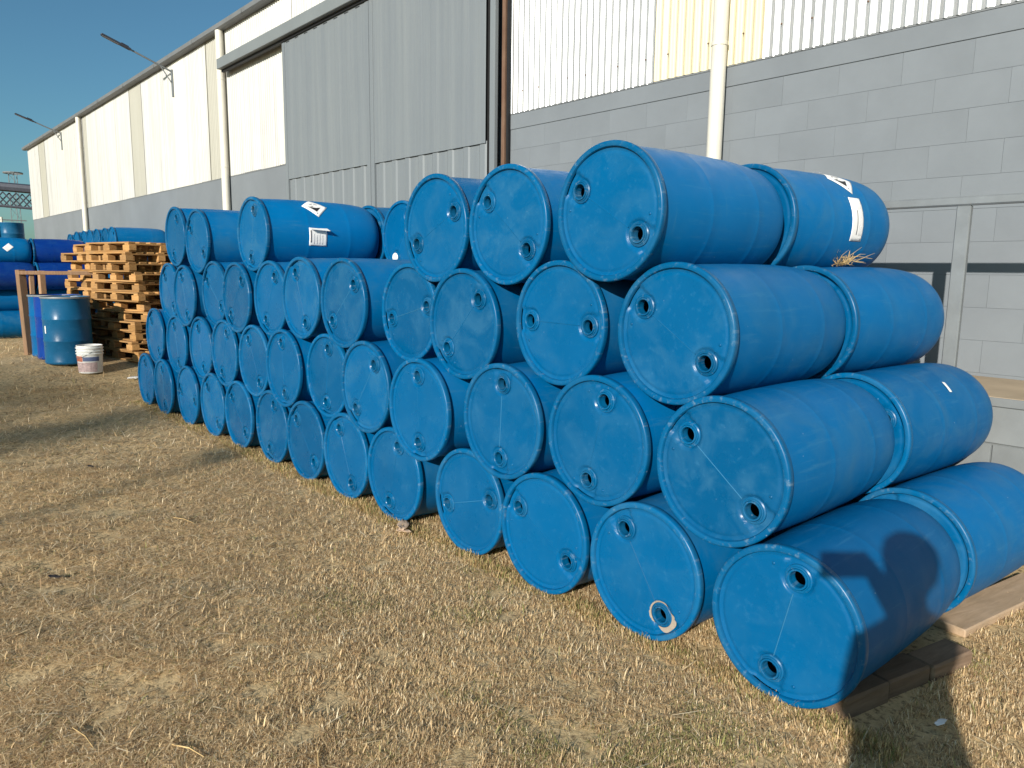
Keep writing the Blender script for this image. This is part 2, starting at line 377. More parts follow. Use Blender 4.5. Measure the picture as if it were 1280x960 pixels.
# blocks of the wall right of the doors (painted, joints just readable)
BW, BH = .44, .2135
blk_me = MB().bev(-BW/2+.0005, BW/2-.0005, -.006, .004, .0006, BH-.0006, .0007).mesh('block', M_grey)
half_me = MB().bev(-BW/4+.0005, BW/4-.0005, -.006, .004, .0006, BH-.0006, .0007).mesh('block', M_grey)
x_start = -5.20
for r in range(10):
    z = DZ + .02 + r*BH; off = (BW/2 if r % 2 else 0.0); x = x_start
    if off: put('block', half_me, core2, (x+BW/4, .009, z)); x += BW/2
    while x + BW < 2.4:
        put('block', blk_me, core2, (x+BW/2, .009 - rnd.uniform(0, .0016), z), (0, 0, rnd.uniform(-.0012, .0012))); x += BW
top_z = DZ+.02+10*BH
band = MB()
wpart('bond_beam', MB().bev(-5.2, XR, W-.003, W+.005, top_z+.003, ZB-.006, .002), M_grey)
wpart('wall', MB().box(2.45, XR, W-.001, W+.0055, DZ, top_z), M_greywall)
# upper backing wall and roof
wpart('wall', MB().box(XL+.02, XR, W+.03, W+.16, ZB+.002, ZT-.02), M_joint)
wpart('end_wall', MB().add([(XL+.05, W+.2, ZB), (XL+.05, W+14, ZB), (XL+.05, W+14, 5.76), (XL+.05, W+7, 7.2), (XL+.05, W+.2, 5.76)], [(0,1,2,3,4)]), M_white)
wpart('roof', MB().add([(XL-.28, W-.12, 5.80), (XR, W-.12, 5.80), (XR, W+7, 7.3), (XL-.28, W+7, 7.3), (XL-.28, W+14.2, 5.80), (XR, W+14.2, 5.80),
                        (XL-.28, W-.12, 5.835), (XR, W-.12, 5.835), (XR, W+7, 7.335), (XL-.28, W+7, 7.335), (XL-.28, W+14.2, 5.835), (XR, W+14.2, 5.835)],
      [(0,1,2,3),(3,2,5,4),(6,9,8,7),(9,10,11,8),(0,6,7,1),(0,3,9,6),(3,4,10,9),(4,5,11,10),(1,7,8,2),(2,8,11,5)]), M_roofsheet)
# corrugated cladding sheets
def corr_mesh(name, nwave, pitch, amp, z0, z1, mat, x_off=0, per=10, th=.0):
    vs = []; n = nwave*per
    for i in range(n+1):
        x = i*pitch/per; y = -amp*math.cos(2*math.pi*i/per)
        for z in (z0, z0+(z1-z0)*.5, z1): vs.append((x+x_off, y, z))
    fs = [(3*i+k, 3*(i+1)+k, 3*(i+1)+k+1, 3*i+k+1) for i in range(n) for k in (0, 1)]
    return mesh_of(name, vs, fs, mat, 70)
PITCH = .0815; NW = 9; SW = PITCH*NW
def sheets(x0, x1, z0, z1, pick):
    cache = {}; x = x0; i = 0
    while x < x1 - .05:
        nw = min(NW, max(2, int(round((x1-x)/PITCH))))
        mat = pick(x + nw*PITCH/2, i); key = (mat.name, nw, z0, z1)
        if key not in cache: cache[key] = corr_mesh('cladding_sheet', nw, PITCH, .0130, z0, z1, mat)
        put('cladding_sheet', cache[key], wh, (x, -.001 - .0016*(i % 2), rnd.uniform(-.012, .0)))
        x += nw*PITCH; i += 1
def pick_right(x, i):
    if -3.15 < x < -2.1: return M_ivory
    return M_white
sheets(-5.10, -3.14, ZB+.012, ZT, pick_right); sheets(-3.14, -2.08, ZB+.012, ZT, lambda x, i: M_ivory); sheets(-2.08, XR, ZB+.012, ZT, pick_right)
def pick_left(x, i):
    for a, b2 in ((-13.95, -13.05), (-19.1, -18.0), (-23.9, -23.2), (-30.4, -29.2)):
        if a < x < b2: return M_beige
    return M_cream if i % 5 == 3 else M_whiteleft
cuts = [XL, -30.35, -29.25, -23.75, -23.35, -19.05, -18.05, -13.92, -12.98, -10.2]
for q in range(len(cuts)-1): sheets(cuts[q], cuts[q+1], ZB+.012, ZT, pick_left)
sheets(-10.2, -5.10, 5.0, ZT, lambda x, i: M_whiteleft)
# dark flashing line under the sheets
wpart('flashing', MB().box(XL, -10.35, W-.004, W+.03, ZB-.012, ZB+.006).box(-5.1, XR, W-.0055, W+.03, ZB-.004, ZB+.010), M_gutter)
# fixings
scr = MB()
for x in np.arange(-4.95, 2.0, PITCH*4):
    for z in (3.42, 4.35, 5.3): scr.lathe([(.0, -.012), (.005, -.008), (.008, -.003), (.008, 0)], 6, 'Y', (x+rnd.choice([0, PITCH]), W-.0145, z+rnd.uniform(-.01, .01)))
sc_o = wpart('fixing_screws', scr, M_rust); sc_o['kind'] = 'stuff'
# gutter
gp = [(W-.01, 5.775), (W-.01, 5.755), (W-.11, 5.752), (W-.145, 5.775), (W-.155, 5.842), (W-.145, 5.842), (W-.138, 5.785), (W-.105, 5.766)]
k = len(gp); gv = [(x, y, z) for x in (XL-.26, XR) for y, z in gp]
wpart('gutter', MB().add(gv, [(i, (i+1) % k, (i+1) % k + k, i+k) for i in range(k)] + [tuple(range(k))[::-1], tuple(range(k, 2*k))]), M_gutter)
for x in np.arange(-31, 2, 2.4): wpart('gutter_bracket', MB().box(x-.012, x+.012, W-.159, W-.148, 5.765, 5.846), M_gutter)
# downpipes
def downpipe(x, z1, r=.062):
    wpart('downpipe', MB().tube([(x, W-.085, DZ-.5), (x, W-.085, z1)], r, 20), M_pipe, smooth=40)
    for z in (1.6, 3.35, 4.9): wpart('pipe_clip', MB().tube([(x, W-.085, z), (x, W-.085, z+.03)], r+.005, 20), M_pipe, smooth=40)
downpipe(-2.43, 5.752); downpipe(-12.98, 5.752, .07); downpipe(-23.9, 5.752, .07)
# header box over the doors
hb = wpart('door_track_housing', MB().bev(-12.80, XR, W-.225, W-.018, 5.03, 5.205, .006), M_box)
wpart('door_track', MB().box(-12.78, XR, W-.15, W-.10, 4.99, 5.03), M_black)
# sliding doors
def trap_sheet(name, x0, x1, z0, z1, y, mat, parent, pitch=.3, depth=.013):
    vs = []; xs = []; x = x0
    while x < x1 - 1e-4:
        for dx, d in ((0, 0), (.55, 0), (.63, 1), (.92, 1), (1.0, 0)):
            xx = x + dx*pitch
            if xx <= x1 and (not xs or xx > xs[-1][0] + 1e-5): xs.append((xx, d))
        x += pitch
    for xx, d in xs:
        for z in (z0, z1): vs.append((xx, y - W - d*depth, z))
    fs = [(2*i, 2*i+2, 2*i+3, 2*i+1) for i in range(len(xs)-1)]
    return put(name, mesh_of(name, vs, fs, mat), parent)
def door(x0, x1, label):
    d = put('sliding_door', mesh_of('sliding_door', [(x0+.01, -.085, DZ+.03), (x1-.01, -.085, DZ+.03), (x1-.01, -.085, 5.0), (x0+.01, -.085, 5.0),
         (x0+.01, -.06, DZ+.03), (x1-.01, -.06, DZ+.03), (x1-.01, -.06, 5.0), (x0+.01, -.06, 5.0)], [(0,1,2,3),(5,4,7,6),(4,0,3,7),(1,5,6,2),(3,2,6,7),(4,5,1,0)], M_black), wh)
    d['label'] = label
    trap_sheet('lower_door_sheet', x0, x1, DZ+.05, 2.95, W-.098, M_door, d)
    trap_sheet('upper_door_sheet', x0, x1, 2.925, 4.99, W-.123, M_door, d, depth=.0018)
    for a in (x0-.002, x1-.085):
        put('edge_strip', mesh_of('edge_strip', *[(lambda m: (m.v, m.f))(MB().box(a, a+.087, -.129, -.088, DZ+.04, 4.992))][0], M_door), d)
    for a in np.arange(x0+.15, x1, .3):
        put('hanger_gap_shade', mesh_of('hanger_gap_shade', *[(lambda m: (m.v, m.f))(MB().box(a, a+.11, -.126, -.118, 4.962, 4.975))][0], M_black), d)  # solid black bars painted in for the dark of the gaps
door(-10.34, -7.765, 'left leaf of the grey sliding door'); door(-7.75, -5.19, 'right leaf of the grey sliding door')
wpart('door_post', MB().box(-5.150, -5.098, W-.065, W-.02, DZ+.02, 5.03), M_rust)
wpart('post_gap_shade_strip', MB().box(-5.088, -5.06, W-.05, W-.022, DZ+.02, 5.03), M_black)  # solid black strip in place of the shade in the gap beside the post

# loading dock
dk = empty('loading_dock', (0, DY, 0)); tag(dk, 'raised grey concrete loading dock along the foot of the warehouse wall', 'loading dock')
def dpart(name, mb, mat, parent=dk):
    me = mb.mesh(name, mat); me.transform(Matrix.Translation((0, -DY, 0))); return put(name, me, parent)
dpart('dock_floor', MB().bev(-13.2, XR, DY+.012, W+.004, DZ-.045, DZ, .003), M_dust)
dpart('dock_kerb', MB().bev(-13.2, XR, DY-.006, DY+.0115, DZ-.05, DZ-.002, .003), M_conc)
xx = -13.2
while xx < 8.8:
    for r in range(4): dpart('concrete_block', MB().bev(xx+.003+(.22 if r % 2 else 0), xx+.437+(.22 if r % 2 else 0), DY+.002, DY+.2, r*.209+.003, r*.209+.206, .004), M_conc) if -1.6 < xx < 2.2 else None
    xx += .44
dpart('dock_face', MB().box(-13.2, -1.55, DY+.001, DY+.21, 0, DZ-.052).box(-1.55, 2.6, DY+.012, DY+.21, 0, DZ-.052).box(2.6, XR, DY+.001, DY+.21, 0, DZ-.052), M_conc)

# handrail on the dock edge
hr = empty('handrail', (-.2, 2.262, DZ)); tag(hr, 'grey steel handrail on the edge of the loading dock', 'handrail')
put('rail', MB().bev(-1.4, 7.5, -.025, .025, 1.035, 1.085, .008).mesh('rail', M_steel), hr)
post_me = MB().bev(-.036, .036, -.02, .02, -.001, 1.034, .005).mesh('post', M_steel)
for x in (-1.2, -.06, 1.9, 3.9, 5.9): put('post', post_me, hr, (x, 0, 0))

# wall lamps
def wall_lamp(x, z, tip_y, label):
    L = empty('wall_lamp', (x, W, z)); tag(L, label, 'lamp', 'lamps on the warehouse eaves')
    dy = tip_y - W; s = .36
    put('arm', MB().tube([(0, -.02, 0), (0, dy*.62, -dy*.62*s)], .018, 10).mesh('arm', M_steel, 40), L)
    put('bracket', MB().box(-.04, .04, -.03, -.012, -.5, .04).mesh('bracket', M_steel), L)
    put('strut', MB().tube([(0, -.02, -.25), (0, dy*.18, -dy*.18*s-.01)], .012, 8).mesh('strut', M_steel, 40), L)
    a, b2 = Vector((0, dy*.60, -dy*.60*s)), Vector((0, dy, -dy*s))
    t = (b2-a).normalized(); q = t.to_track_quat('Y', 'Z')
    hm = MB().bev(-.05, .05, 0, (b2-a).length, -.018, .02, .012).bev(-.03, .03, .05, .20, .02, .042, .008); me = hm.mesh('lamp_head', M_darksteel); me.transform(q.to_matrix().to_4x4())
    hd = put('lamp_head', me, L, a)
    lm = MB().box(-.04, .04, .22, (b2-a).length-.03, -.024, -.019).mesh('lens', M_inkgrey); lm.transform(q.to_matrix().to_4x4()); put('lens', lm, hd)
wall_lamp(-15.83, 5.57, 1.82, 'grey street-type lamp on arm nearest the tall downpipe by the doors')
wall_lamp(-26.57, 5.64, 1.93, 'grey street-type lamp on arm near the far corner of the roof')

# ------------------------------------------------------------------ drums
RO = .2925; DL = .975
def head_mesh():
    nr, na = 46, 144; r1 = .2655; vs = [(0, 0, 0)]; 
    def yy(x, z):
        r = math.hypot(x, z)
        y = .015 - .0045*max(0, 1-abs(z)/.20)                      # flat ridge along the line between the bungs
        y += .0045*math.exp(-((r-.252)/.006)**2)                    # channel inside the rim
        for sx in (-1, 1):
            dx = x*sx - .19; d = math.hypot(dx, z)
            # keyhole pocket round the bung, open towards the rim
            lat = abs(z); e = d if dx < 0 else max(lat*1.02, d*.0 + lat)
            t = (0.062 - e)/.008; t = max(0, min(1, t)); y += .012*t*t*(3-2*t)
        return y
    vs[0] = (0, yy(0, 0), 0)
    for i in range(1, nr+1):
        r = r1*i/nr
        for j in range(na):
            a = 2*math.pi*j/na; x, z = r*math.cos(a), r*math.sin(a); vs.append((x, yy(x, z), z))
    fs = []
    def inhole(f):
        cx = sum(vs[i][0] for i in f)/len(f); cz = sum(vs[i][2] for i in f)/len(f)
        return math.hypot(abs(cx)-.19, cz) < .034
    for j in range(na): fs.append((0, 1+j, 1+(j+1) % na))
    for i in range(nr-1):
        for j in range(na):
            f = (1+i*na+j, 1+(i+1)*na+j, 1+(i+1)*na+(j+1) % na, 1+i*na+(j+1) % na)
            if not inhole(f): fs.append(f)
    return mesh_of('head', vs, fs, M_head, 50)
ME_head = head_mesh()
ME_rim = MB().lathe([(.2655,.0165),(.2665,.006),(.2695,.0015),(.275,0),(.2845,0),(.2895,.002),(.292,.006),(.2925,.012),(.2925,.025),(.291,.031),(.286,.036),(.2805,.038),(.2795,.044)], 96).mesh('rim', M_rim, 40)
prof = [(.2795,.043),(.2799,.07),(.2818,.12),(.2845,.18),(.2868,.25),(.2882,.32),(.2886,.352),(.2894,.358),(.2894,.362),(.2888,.368),(.2896,.42),(.2902,.48),(.2904,.54),(.2902,.60),(.2896,.68),(.2891,.717),(.2897,.722),(.2897,.726),(.2888,.732),
        (.2878,.78),(.2862,.82),(.2838,.86),(.2806,.90),(.2765,.935),(.2705,.966),(.2620,.992),(.2500,1.014),(.2340,1.031),(.216,1.040),(.198,1.044),(.182,1.044),(.170,1.040),(.162,1.032),(.0,1.032)]
def shell_mesh(mat, n=80): return MB().lathe(prof, n).mesh('shell', mat, 40)
ME_shell = shell_mesh(M_shell)
yb = .0175
neck = [(.0530,yb+.006),(.0515,yb-.001),(.047,yb-.0035),(.0445,yb-.003),(.0435,yb-.0065),(.0400,yb-.0075),(.0392,yb-.0035),(.0385,yb-.009),(.0365,yb-.0125),(.0325,yb-.0125),(.0305,yb-.0105),(.0300,yb-.006),
        (.0292,yb-.004),(.0300,yb-.001),(.0290,yb+.002),(.0300,yb+.006),(.0288,yb+.010),(.0288,yb+.03)]
ME_neck = MB().lathe(neck, 40).mesh('bung_neck', M_neck, 35)
ME_seam = MB().bev(-.132, .132, .0092, .0118, -.0016, .0016, .0008).mesh('seam', M_seam)
ME_seam2 = MB().bev(-.132, .132, .0092, .0118, -.0016, .0016, .0008).mesh('seam', M_seam2)
ME_pip = MB().lathe([(.0075,.016),(.0070,.0115),(.0045,.0088),(0,.0080)], 14).mesh('moulding_pip', M_head, 60)
wear = MB()
for rr0, rr1, yy0 in ((.052, .063, .0135),):
    nseg = 40
    for j in range(nseg):
        a0, a1 = 2*math.pi*j/nseg, 2*math.pi*(j+1)/nseg
        wear.add([(rr0*math.cos(a0), yy0, rr0*math.sin(a0)), (rr0*math.cos(a1), yy0, rr0*math.sin(a1)), (rr1*math.cos(a1), yy0+.001, rr1*math.sin(a1)), (rr1*math.cos(a0), yy0+.001, rr1*math.sin(a0))], [(0,1,2,3)])
ME_cap = MB().lathe([(.036, yb-.004), (.037, yb-.018), (.033, yb-.022), (.012, yb-.022), (.010, yb-.016), (0, yb-.016)], 32).mesh('bung_cap', M_cap, 35)

def drum(loc, ang, label, group, cat='drum', shell=None, detail=True, yaw=0.0, heads=None):
    d = empty('blue_drum', loc, (0, 0, 0)); d.rotation_mode = 'XYZ'; d.rotation_euler = (0, -R_(ang), yaw)
    tag(d, label, cat, group)
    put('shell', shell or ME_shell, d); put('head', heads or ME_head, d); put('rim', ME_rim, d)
    if detail:
        put('moulding_pip', ME_pip, d, (.200, .001, .098)); put('moulding_pip', ME_pip, d, (-.200, .001, -.098)); put('bung_neck', ME_neck, d, (.19, 0, 0)); put('bung_neck', ME_neck, d, (-.19, 0, 0)); put('seam', ME_seam2 if rnd.random() < .3 else ME_seam, d)
    return d

FRONT = [(0,0,0.011,-0.006,0.292,77.7),(0,1,-0.624,-0.008,0.292,123.2),(0,2,-1.22,-0.019,0.292,151.9),(0,3,-1.834,0.012,0.292,-163.6),(0,4,-2.551,-0.002,0.292,74.4),(0,5,-3.138,-0.004,0.292,112.7),(0,6,-3.723,-0.005,0.292,133.0),(0,7,-4.327,0.009,0.292,74.6),(0,8,-4.958,-0.005,0.292,133.5),(0,9,-5.568,-0.003,0.292,124.5),(0,10,-6.2,-0.013,0.292,172.0),(0,11,-6.891,-0.029,0.292,95.2),(0,12,-7.558,-0.008,0.292,94.5),
(1,0,-0.307,0.03,0.784,141.2),(1,1,-0.922,0.008,0.796,76.6),(1,2,-1.527,-0.024,0.79,87.2),(1,3,-2.193,-0.063,0.755,90.6),(1,4,-2.845,-0.019,0.798,52.9),(1,5,-3.431,0.029,0.799,83.4),(1,6,-4.025,-0.019,0.793,94.7),(1,7,-4.643,0.016,0.785,119.0),(1,8,-5.263,0.011,0.792,69.3),(1,9,-5.884,0.026,0.784,105.5),(1,10,-6.546,0.017,0.765,104.0),(1,11,-7.177,0.001,0.803,122.6),
(2,0,-0.604,0.106,1.287,146.8),(2,1,-1.229,0.069,1.294,179.1),(2,2,-1.885,0.011,1.252,45.8),(2,3,-2.512,0.094,1.279,-166.2),(2,4,-3.147,0.006,1.311,40.6),(2,5,-3.775,0.017,1.322,111.1),(2,6,-4.359,0.048,1.297,62.2),(2,7,-4.948,0.012,1.284,49.6),(2,8,-5.598,0.07,1.295,143.5),(2,9,-6.229,0.014,1.257,106.2),(2,10,-6.831,0.063,1.275,126.2),
(3,0,-0.912,0.031,1.785,149.7),(3,1,-1.588,0.055,1.756,141.3),(3,2,-2.177,0.044,1.759,25.6),(3,6,-4.664,0.054,1.796,78.1),(3,8,-5.943,0.06,1.767,144.2),(3,9,-6.634,0.089,1.826,69.9)]
ROWN = ['bottom row', 'second row up', 'third row up', 'top row']
cnt = {}
FR = {}; BK = {}
for r, i, x, y, z, a in FRONT:
    k = cnt.get(r, 0); cnt[r] = k+1
    where = 'on grass, ' if r == 0 else ''
    if (r, i) == (3, 6): lab = 'blue drum in the top row with hazard diamond and white label on its side'
    elif (r, i) == (0, 0): lab = 'nearest blue plastic drum, bottom right, with the photographer\'s shadow across it'
    elif (r, i) == (0, 1): lab = 'blue drum with pale dirt smeared round its lower bung, second in the bottom row'
    else: lab = f'blue plastic drum {where}{ORD[k]} from the right in the front {ROWN[r]}'
    FR[(r, i)] = drum((x, y, z), a, lab, 'front layer of the long drum stack', yaw=rnd.uniform(-.006, .006))
# rear layer
back = []
for r, i, x, y, z, a in FRONT:
    yy_ = {(3,0): 1.10, (2,0): 1.165, (1,0): 1.12, (0,0): 1.095}.get((r, i), max(y, .02) + 1.052 + rnd.uniform(0, .03))
    back.append((r, i, x + rnd.uniform(-.004, .004), yy_, z + (.012 if (r, i) == (3, 0) else 0), rnd.uniform(0, 180)))
back.append((3, 5, -4.05, 1.06, 1.80, 62.0))
cnt2 = {}
for r, i, x, y, z, a in back:
    lab = None; kk = cnt2.get(r, 0); cnt2[r] = kk+1
    if i == 0:
        lab = ['rear blue drum half out of frame at the lower right, resting on the plank', 'rear blue drum with a torn white sticker, second row up at the right end',
               'rear blue drum with chalky scuff on its end, third row up at the right end', 'rear blue drum with hazard diamond and white label, topmost at the right end'][r]
        g = 'rear drums showing at the right end of the stack'
    elif (r, i) == (3, 5): lab = 'rear drum of the top row with a white cap in its bung'; g = 'rear layer of the top row'
    elif (r, i) == (3, 6): lab = 'rear blue drum right behind the labelled drum of the top row'; g = 'rear layer of the top row'
    else: lab = f'rear blue drum behind the {ORD[kk]} front drum from the right, {ROWN[r]}'; g = f'hidden rear drums of the {ROWN[r]}'
    BK[(r, i)] = drum((x, y, z), a if i else {3: 100, 2: 62, 1: 30, 0: 118}[r], lab, g, yaw=-.075 if i == 0 else 0.0)
put('bung_cap', ME_cap, BK[(3, 5)], (-.19, 0, 0))

# stickers: patches bent round the drum
def patch(parent, name, pts, y0, a0, ang_parent, mat, r=.2915, lift=0.0, res=6):
    """pts: convex outline (along axis, round the drum) in metres about (y0, a0 degrees)"""
    n = len(pts); c = (sum(p[0] for p in pts)/n, sum(p[1] for p in pts)/n)
    vs2 = [c]; fs = []
    for k in range(1, res+1):
        for p in range(n):
            for s in range(res):
                q0, q1 = pts[p], pts[(p+1) % n]; t = s/res
                e = (q0[0]+(q1[0]-q0[0])*t, q0[1]+(q1[1]-q0[1])*t)
                vs2.append((c[0]+(e[0]-c[0])*k/res, c[1]+(e[1]-c[1])*k/res))
    m = n*res
    fs += [(0, 1+(j+1) % m, 1+j) for j in range(m)]
    for k in range(res-1):
        for j in range(m): fs.append((1+k*m+j, 1+k*m+(j+1) % m, 1+(k+1)*m+(j+1) % m, 1+(k+1)*m+j))
    vs = []
    for a, sarc in vs2:
        th = R_(a0) + sarc/r; rr = r + .0012 + lift
        vs.append((rr*math.cos(th), y0+a, rr*math.sin(th)))
    o = put(name, mesh_of(name, vs, fs, mat, 60), parent); o.rotation_euler = (0, R_(ang_parent), 0)
    md = o.modifiers.new('thickness', 'SOLIDIFY'); md.thickness = .0006; md.offset = 0
    return o
def sub(parent, base, name, pts, y0, a0, mat, lift):
    o = patch(base, name, pts, y0, a0, 0, mat, lift=lift); return o
def hazard(parent, angp, y0, a0, s=.105, curl=0.0):
    h = patch(parent, 'hazard_label', [(-s, 0), (0, -s), (s, 0), (0, s)], y0, a0, angp, M_paper)
    h['label'] = 'white diamond hazard sticker with black corrosion symbol'
    t = s
    # black lower half with hand and bar, test tubes pouring
    sub(h, h, 'black_field', [(-.50*t, -.02*t), (-.05*t, -.47*t), (.0*t, -.52*t), (.47*t, -.05*t), (.1*t, -.12*t)], y0, a0, M_ink, .0012)
    sub(h, h, 'test_tube', [(-.28*t, .30*t), (-.05*t, .40*t), (-.03*t, .34*t), (-.26*t, .24*t)], y0, a0, M_inkgrey, .0012)
    sub(h, h, 'test_tube', [(.08*t, .40*t), (.30*t, .30*t), (.28*t, .24*t), (.06*t, .34*t)], y0, a0, M_inkgrey, .0012)
    sub(h, h, 'hand_symbol', [(-.30*t, .04*t), (-.08*t, .07*t), (-.06*t, .02*t), (-.28*t, .0)], y0, a0, M_ink, .0012)
    sub(h, h, 'class_digit', [(-.03*t, -.72*t), (.03*t, -.72*t), (.03*t, -.62*t), (-.03*t, -.62*t)], y0, a0, M_inkgrey, .0012)
    return h
h36 = hazard(FR[(3,6)], 78.1, .46, 52, .112)
p36 = patch(FR[(3,6)], 'paper_label', [(-.075, -.075), (.08, -.08), (.08, .062), (-.075, .065)], .43, -1.5, 78.1, M_paper); p36['label'] = 'white paper label with its top edge peeling over'
sub(p36, p36, 'print_line', [(-.066, -.05), (-.055, -.05), (-.053, .045), (-.066, .045)], .43, -1.5, M_inkgrey, .0012)
put('peeling_flap', mesh_of('peeling_flap', [(.293*math.cos(R_(10.5)), .36, .293*math.sin(R_(10.5))), (.293*math.cos(R_(11)), .515, .293*math.sin(R_(11))), (.335, .52, .035), (.322, .36, .042)], [(0,1,2,3)], M_paper), p36).modifiers.new('t', 'SOLIDIFY').thickness = .0008
for q in range(4): sub(p36, p36, 'small_print', [(-.035+.024*q, -.062), (-.030+.024*q, -.062), (-.030+.024*q, .02-.012*(q % 2)), (-.035+.024*q, .02-.012*(q % 2))], .43, -1.5, M_inkpale, .0012)
h30 = hazard(BK[(3,0)], 100, .60, 57, .115)
p30 = patch(BK[(3,0)], 'paper_label', [(-.052, -.12), (.062, -.12), (.062, .115), (-.052, .115)], .585, 7, 100, M_paper); p30['label'] = 'white paper label with a dark written line'
sub(p30, p30, 'written_line', [(-.006, -.085), (.002, -.088), (.006, .04), (.0, .045)], .585, 7, M_inkgrey, .0012)
for q in range(3): sub(p30, p30, 'small_print', [(.018+.012*q, -.09), (.021+.012*q, -.09), (.021+.012*q, .06+.012*q), (.018+.012*q, .06+.012*q)], .585, 7, M_inkpale, .0012)
patch(BK[(1,0)], 'torn_sticker', [(-.01, -.028), (.012, -.03), (.018, .03), (-.004, .034)], .53, 45, 30, M_paper, lift=.002)
patch(BK[(2,0)], 'chalk_scuff', [(-.03, -.05), (.025, -.035), (.03, .03), (-.02, .05)], .79, 32, 62, M_seam, r=.283)
patch(BK[(3,0)], 'paper_scrap', [(-.012, -.02), (.012, -.022), (.016, .02), (-.01, .022)], .595, 84, 100, M_paper, lift=.006)
# dirt ring round the lower bung of one drum
wm = simple('dried_mud', (.30, .25, .20), .9, .2, 14, .2)
wear_me = MB()
outer = [(.062, a) for a in range(0, 360, 9)]
for j in range(40):
    a0, a1 = R_(j*9), R_(j*9+9); ro0 = .066+.012*math.sin(a0*2+.7)+.005*math.sin(a0*5); ro1 = .066+.012*math.sin(a1*2+.7)+.005*math.sin(a1*5)
    wear_me.add([(.0525*math.cos(a0), .0155, .0525*math.sin(a0)), (.0525*math.cos(a1), .0155, .0525*math.sin(a1)), (ro1*math.cos(a1), .0135, ro1*math.sin(a1)), (ro0*math.cos(a0), .0135, ro0*math.sin(a0))], [(0,1,2,3)])
put('dirt_smear', wear_me.mesh('dirt_smear', wm, 60), FR[(0,1)], (-.19, 0, 0))

# straw tuft caught between the top rear drums
st = MB(); r2 = random.Random(3)
for _ in range(90):
    p0 = Vector((r2.uniform(-.05, .05), r2.uniform(-.07, .07), r2.uniform(-.02, .01))); d = Vector((r2.uniform(-.3, .9), r2.uniform(-1, 1), r2.uniform(.1, 1))).normalized()*r2.uniform(.05, .14)
    m1 = p0 + d*.5 + Vector((r2.uniform(-.02,.02), r2.uniform(-.02,.02), r2.uniform(-.01,.02))); st.tube([p0, m1, p0+d+Vector((0,0,-.015))], [.0016, .0014, .0006], 4)
tag(put('straw_tuft', st.mesh('straw_tuft', M_straw), None, (-.66, 1.66, 1.60)), 'tuft of dry straw caught under the topmost rear drum', 'straw')

# timber under the near drum, plank under the rear one
tb = empty('timber_beam', (.262, .46, 0), (0, 0, -R_(13))); tag(tb, 'old brown timber beam wedged beside the nearest drum', 'timber')
ln = [-.40, -.14, .12, .395]
for k in range(3):
    put('timber_length', MB().bev(-.075, .045, ln[k]+.004, ln[k+1]-.004, -.012, .075 - .006*k, .008).mesh('timber_length', M_beam), tb, (rnd.uniform(-.006, .006), 0, 0), (0, rnd.uniform(-.02, .02), rnd.uniform(-.02, .02)))
tag(put('plank', MB().bev(-.13, .05, -.42, .50, -.004, .035, .006).mesh('plank', M_plank), None, (.31, 1.48, 0), (0, 0, -R_(9))), 'pale wooden plank on the ground beside the rear bottom drum', 'plank')

# ------------------------------------------------------------------ pallets
PLX, PLY, PH = 1.2, 1.0, .1355
pm = {}
pm['deck'] = MB().bev(-.6, .6, -.048, .048, 0, .021, .003).mesh('deck_board', M_wood)
pm['cross'] = MB().bev(-.05, .05, -.5, .5, 0, .02, .003).mesh('cross_board', M_wood)
pm['block'] = MB().bev(-.085, .085, -.052, .052, 0, .074, .004).mesh('spacer_block', M_wood)
pm['base'] = MB().bev(-.6, .6, -.05, .05, 0, .02, .003).mesh('base_board', M_wood)
def pallet(loc, rz, label, tilt=(0, 0)):
    p = empty('wooden_pallet', loc, (tilt[0], tilt[1], rz)); tag(p, label, 'pallet', 'pallets stacked left of the drums')
    for y in (-.45, 0, .45): put('base_board', pm['base'], p, (0, y, .0))
    for x in (-.53, 0, .53):
        for y in (-.45, 0, .45): put('spacer_block', pm['block'], p, (x+rnd.uniform(-.008,.008), y, .02))
    for x in (-.55, 0, .55): put('cross_board', pm['cross'], p, (x, 0, .094))
    for k in range(7): put('deck_board', pm['deck'], p, (rnd.uniform(-.006,.006), -.45+.15*k, .114))
    return p
pz = float(hgt(-10.3, .7)); NP = 12
for sx, sy, ang0, title in ((-10.47, .90, 14, 'front pallet stack beside the drums'), (-11.80, .86, 9, 'left pallet stack behind the upright drums'), (-10.30, 2.03, 10, 'rear pallet stack close to the drums')):
    for k in range(NP):
        lab = f'topmost wooden pallet of the {title}' if k == NP-1 else (f'lowest wooden pallet of the {title}' if k == 0 else f'wooden pallet {ORD[NP-1-k]} from the top, {title}')
        lean = -.10*ss((k-4)/5.0)
        pallet((sx + float(lean) + rnd.uniform(-.085, .085), sy + rnd.uniform(-.07, .07), pz + k*PH), R_(ang0) + rnd.uniform(-.09, .09), lab, (rnd.uniform(-.003,.003), rnd.uniform(-.003,.003)))

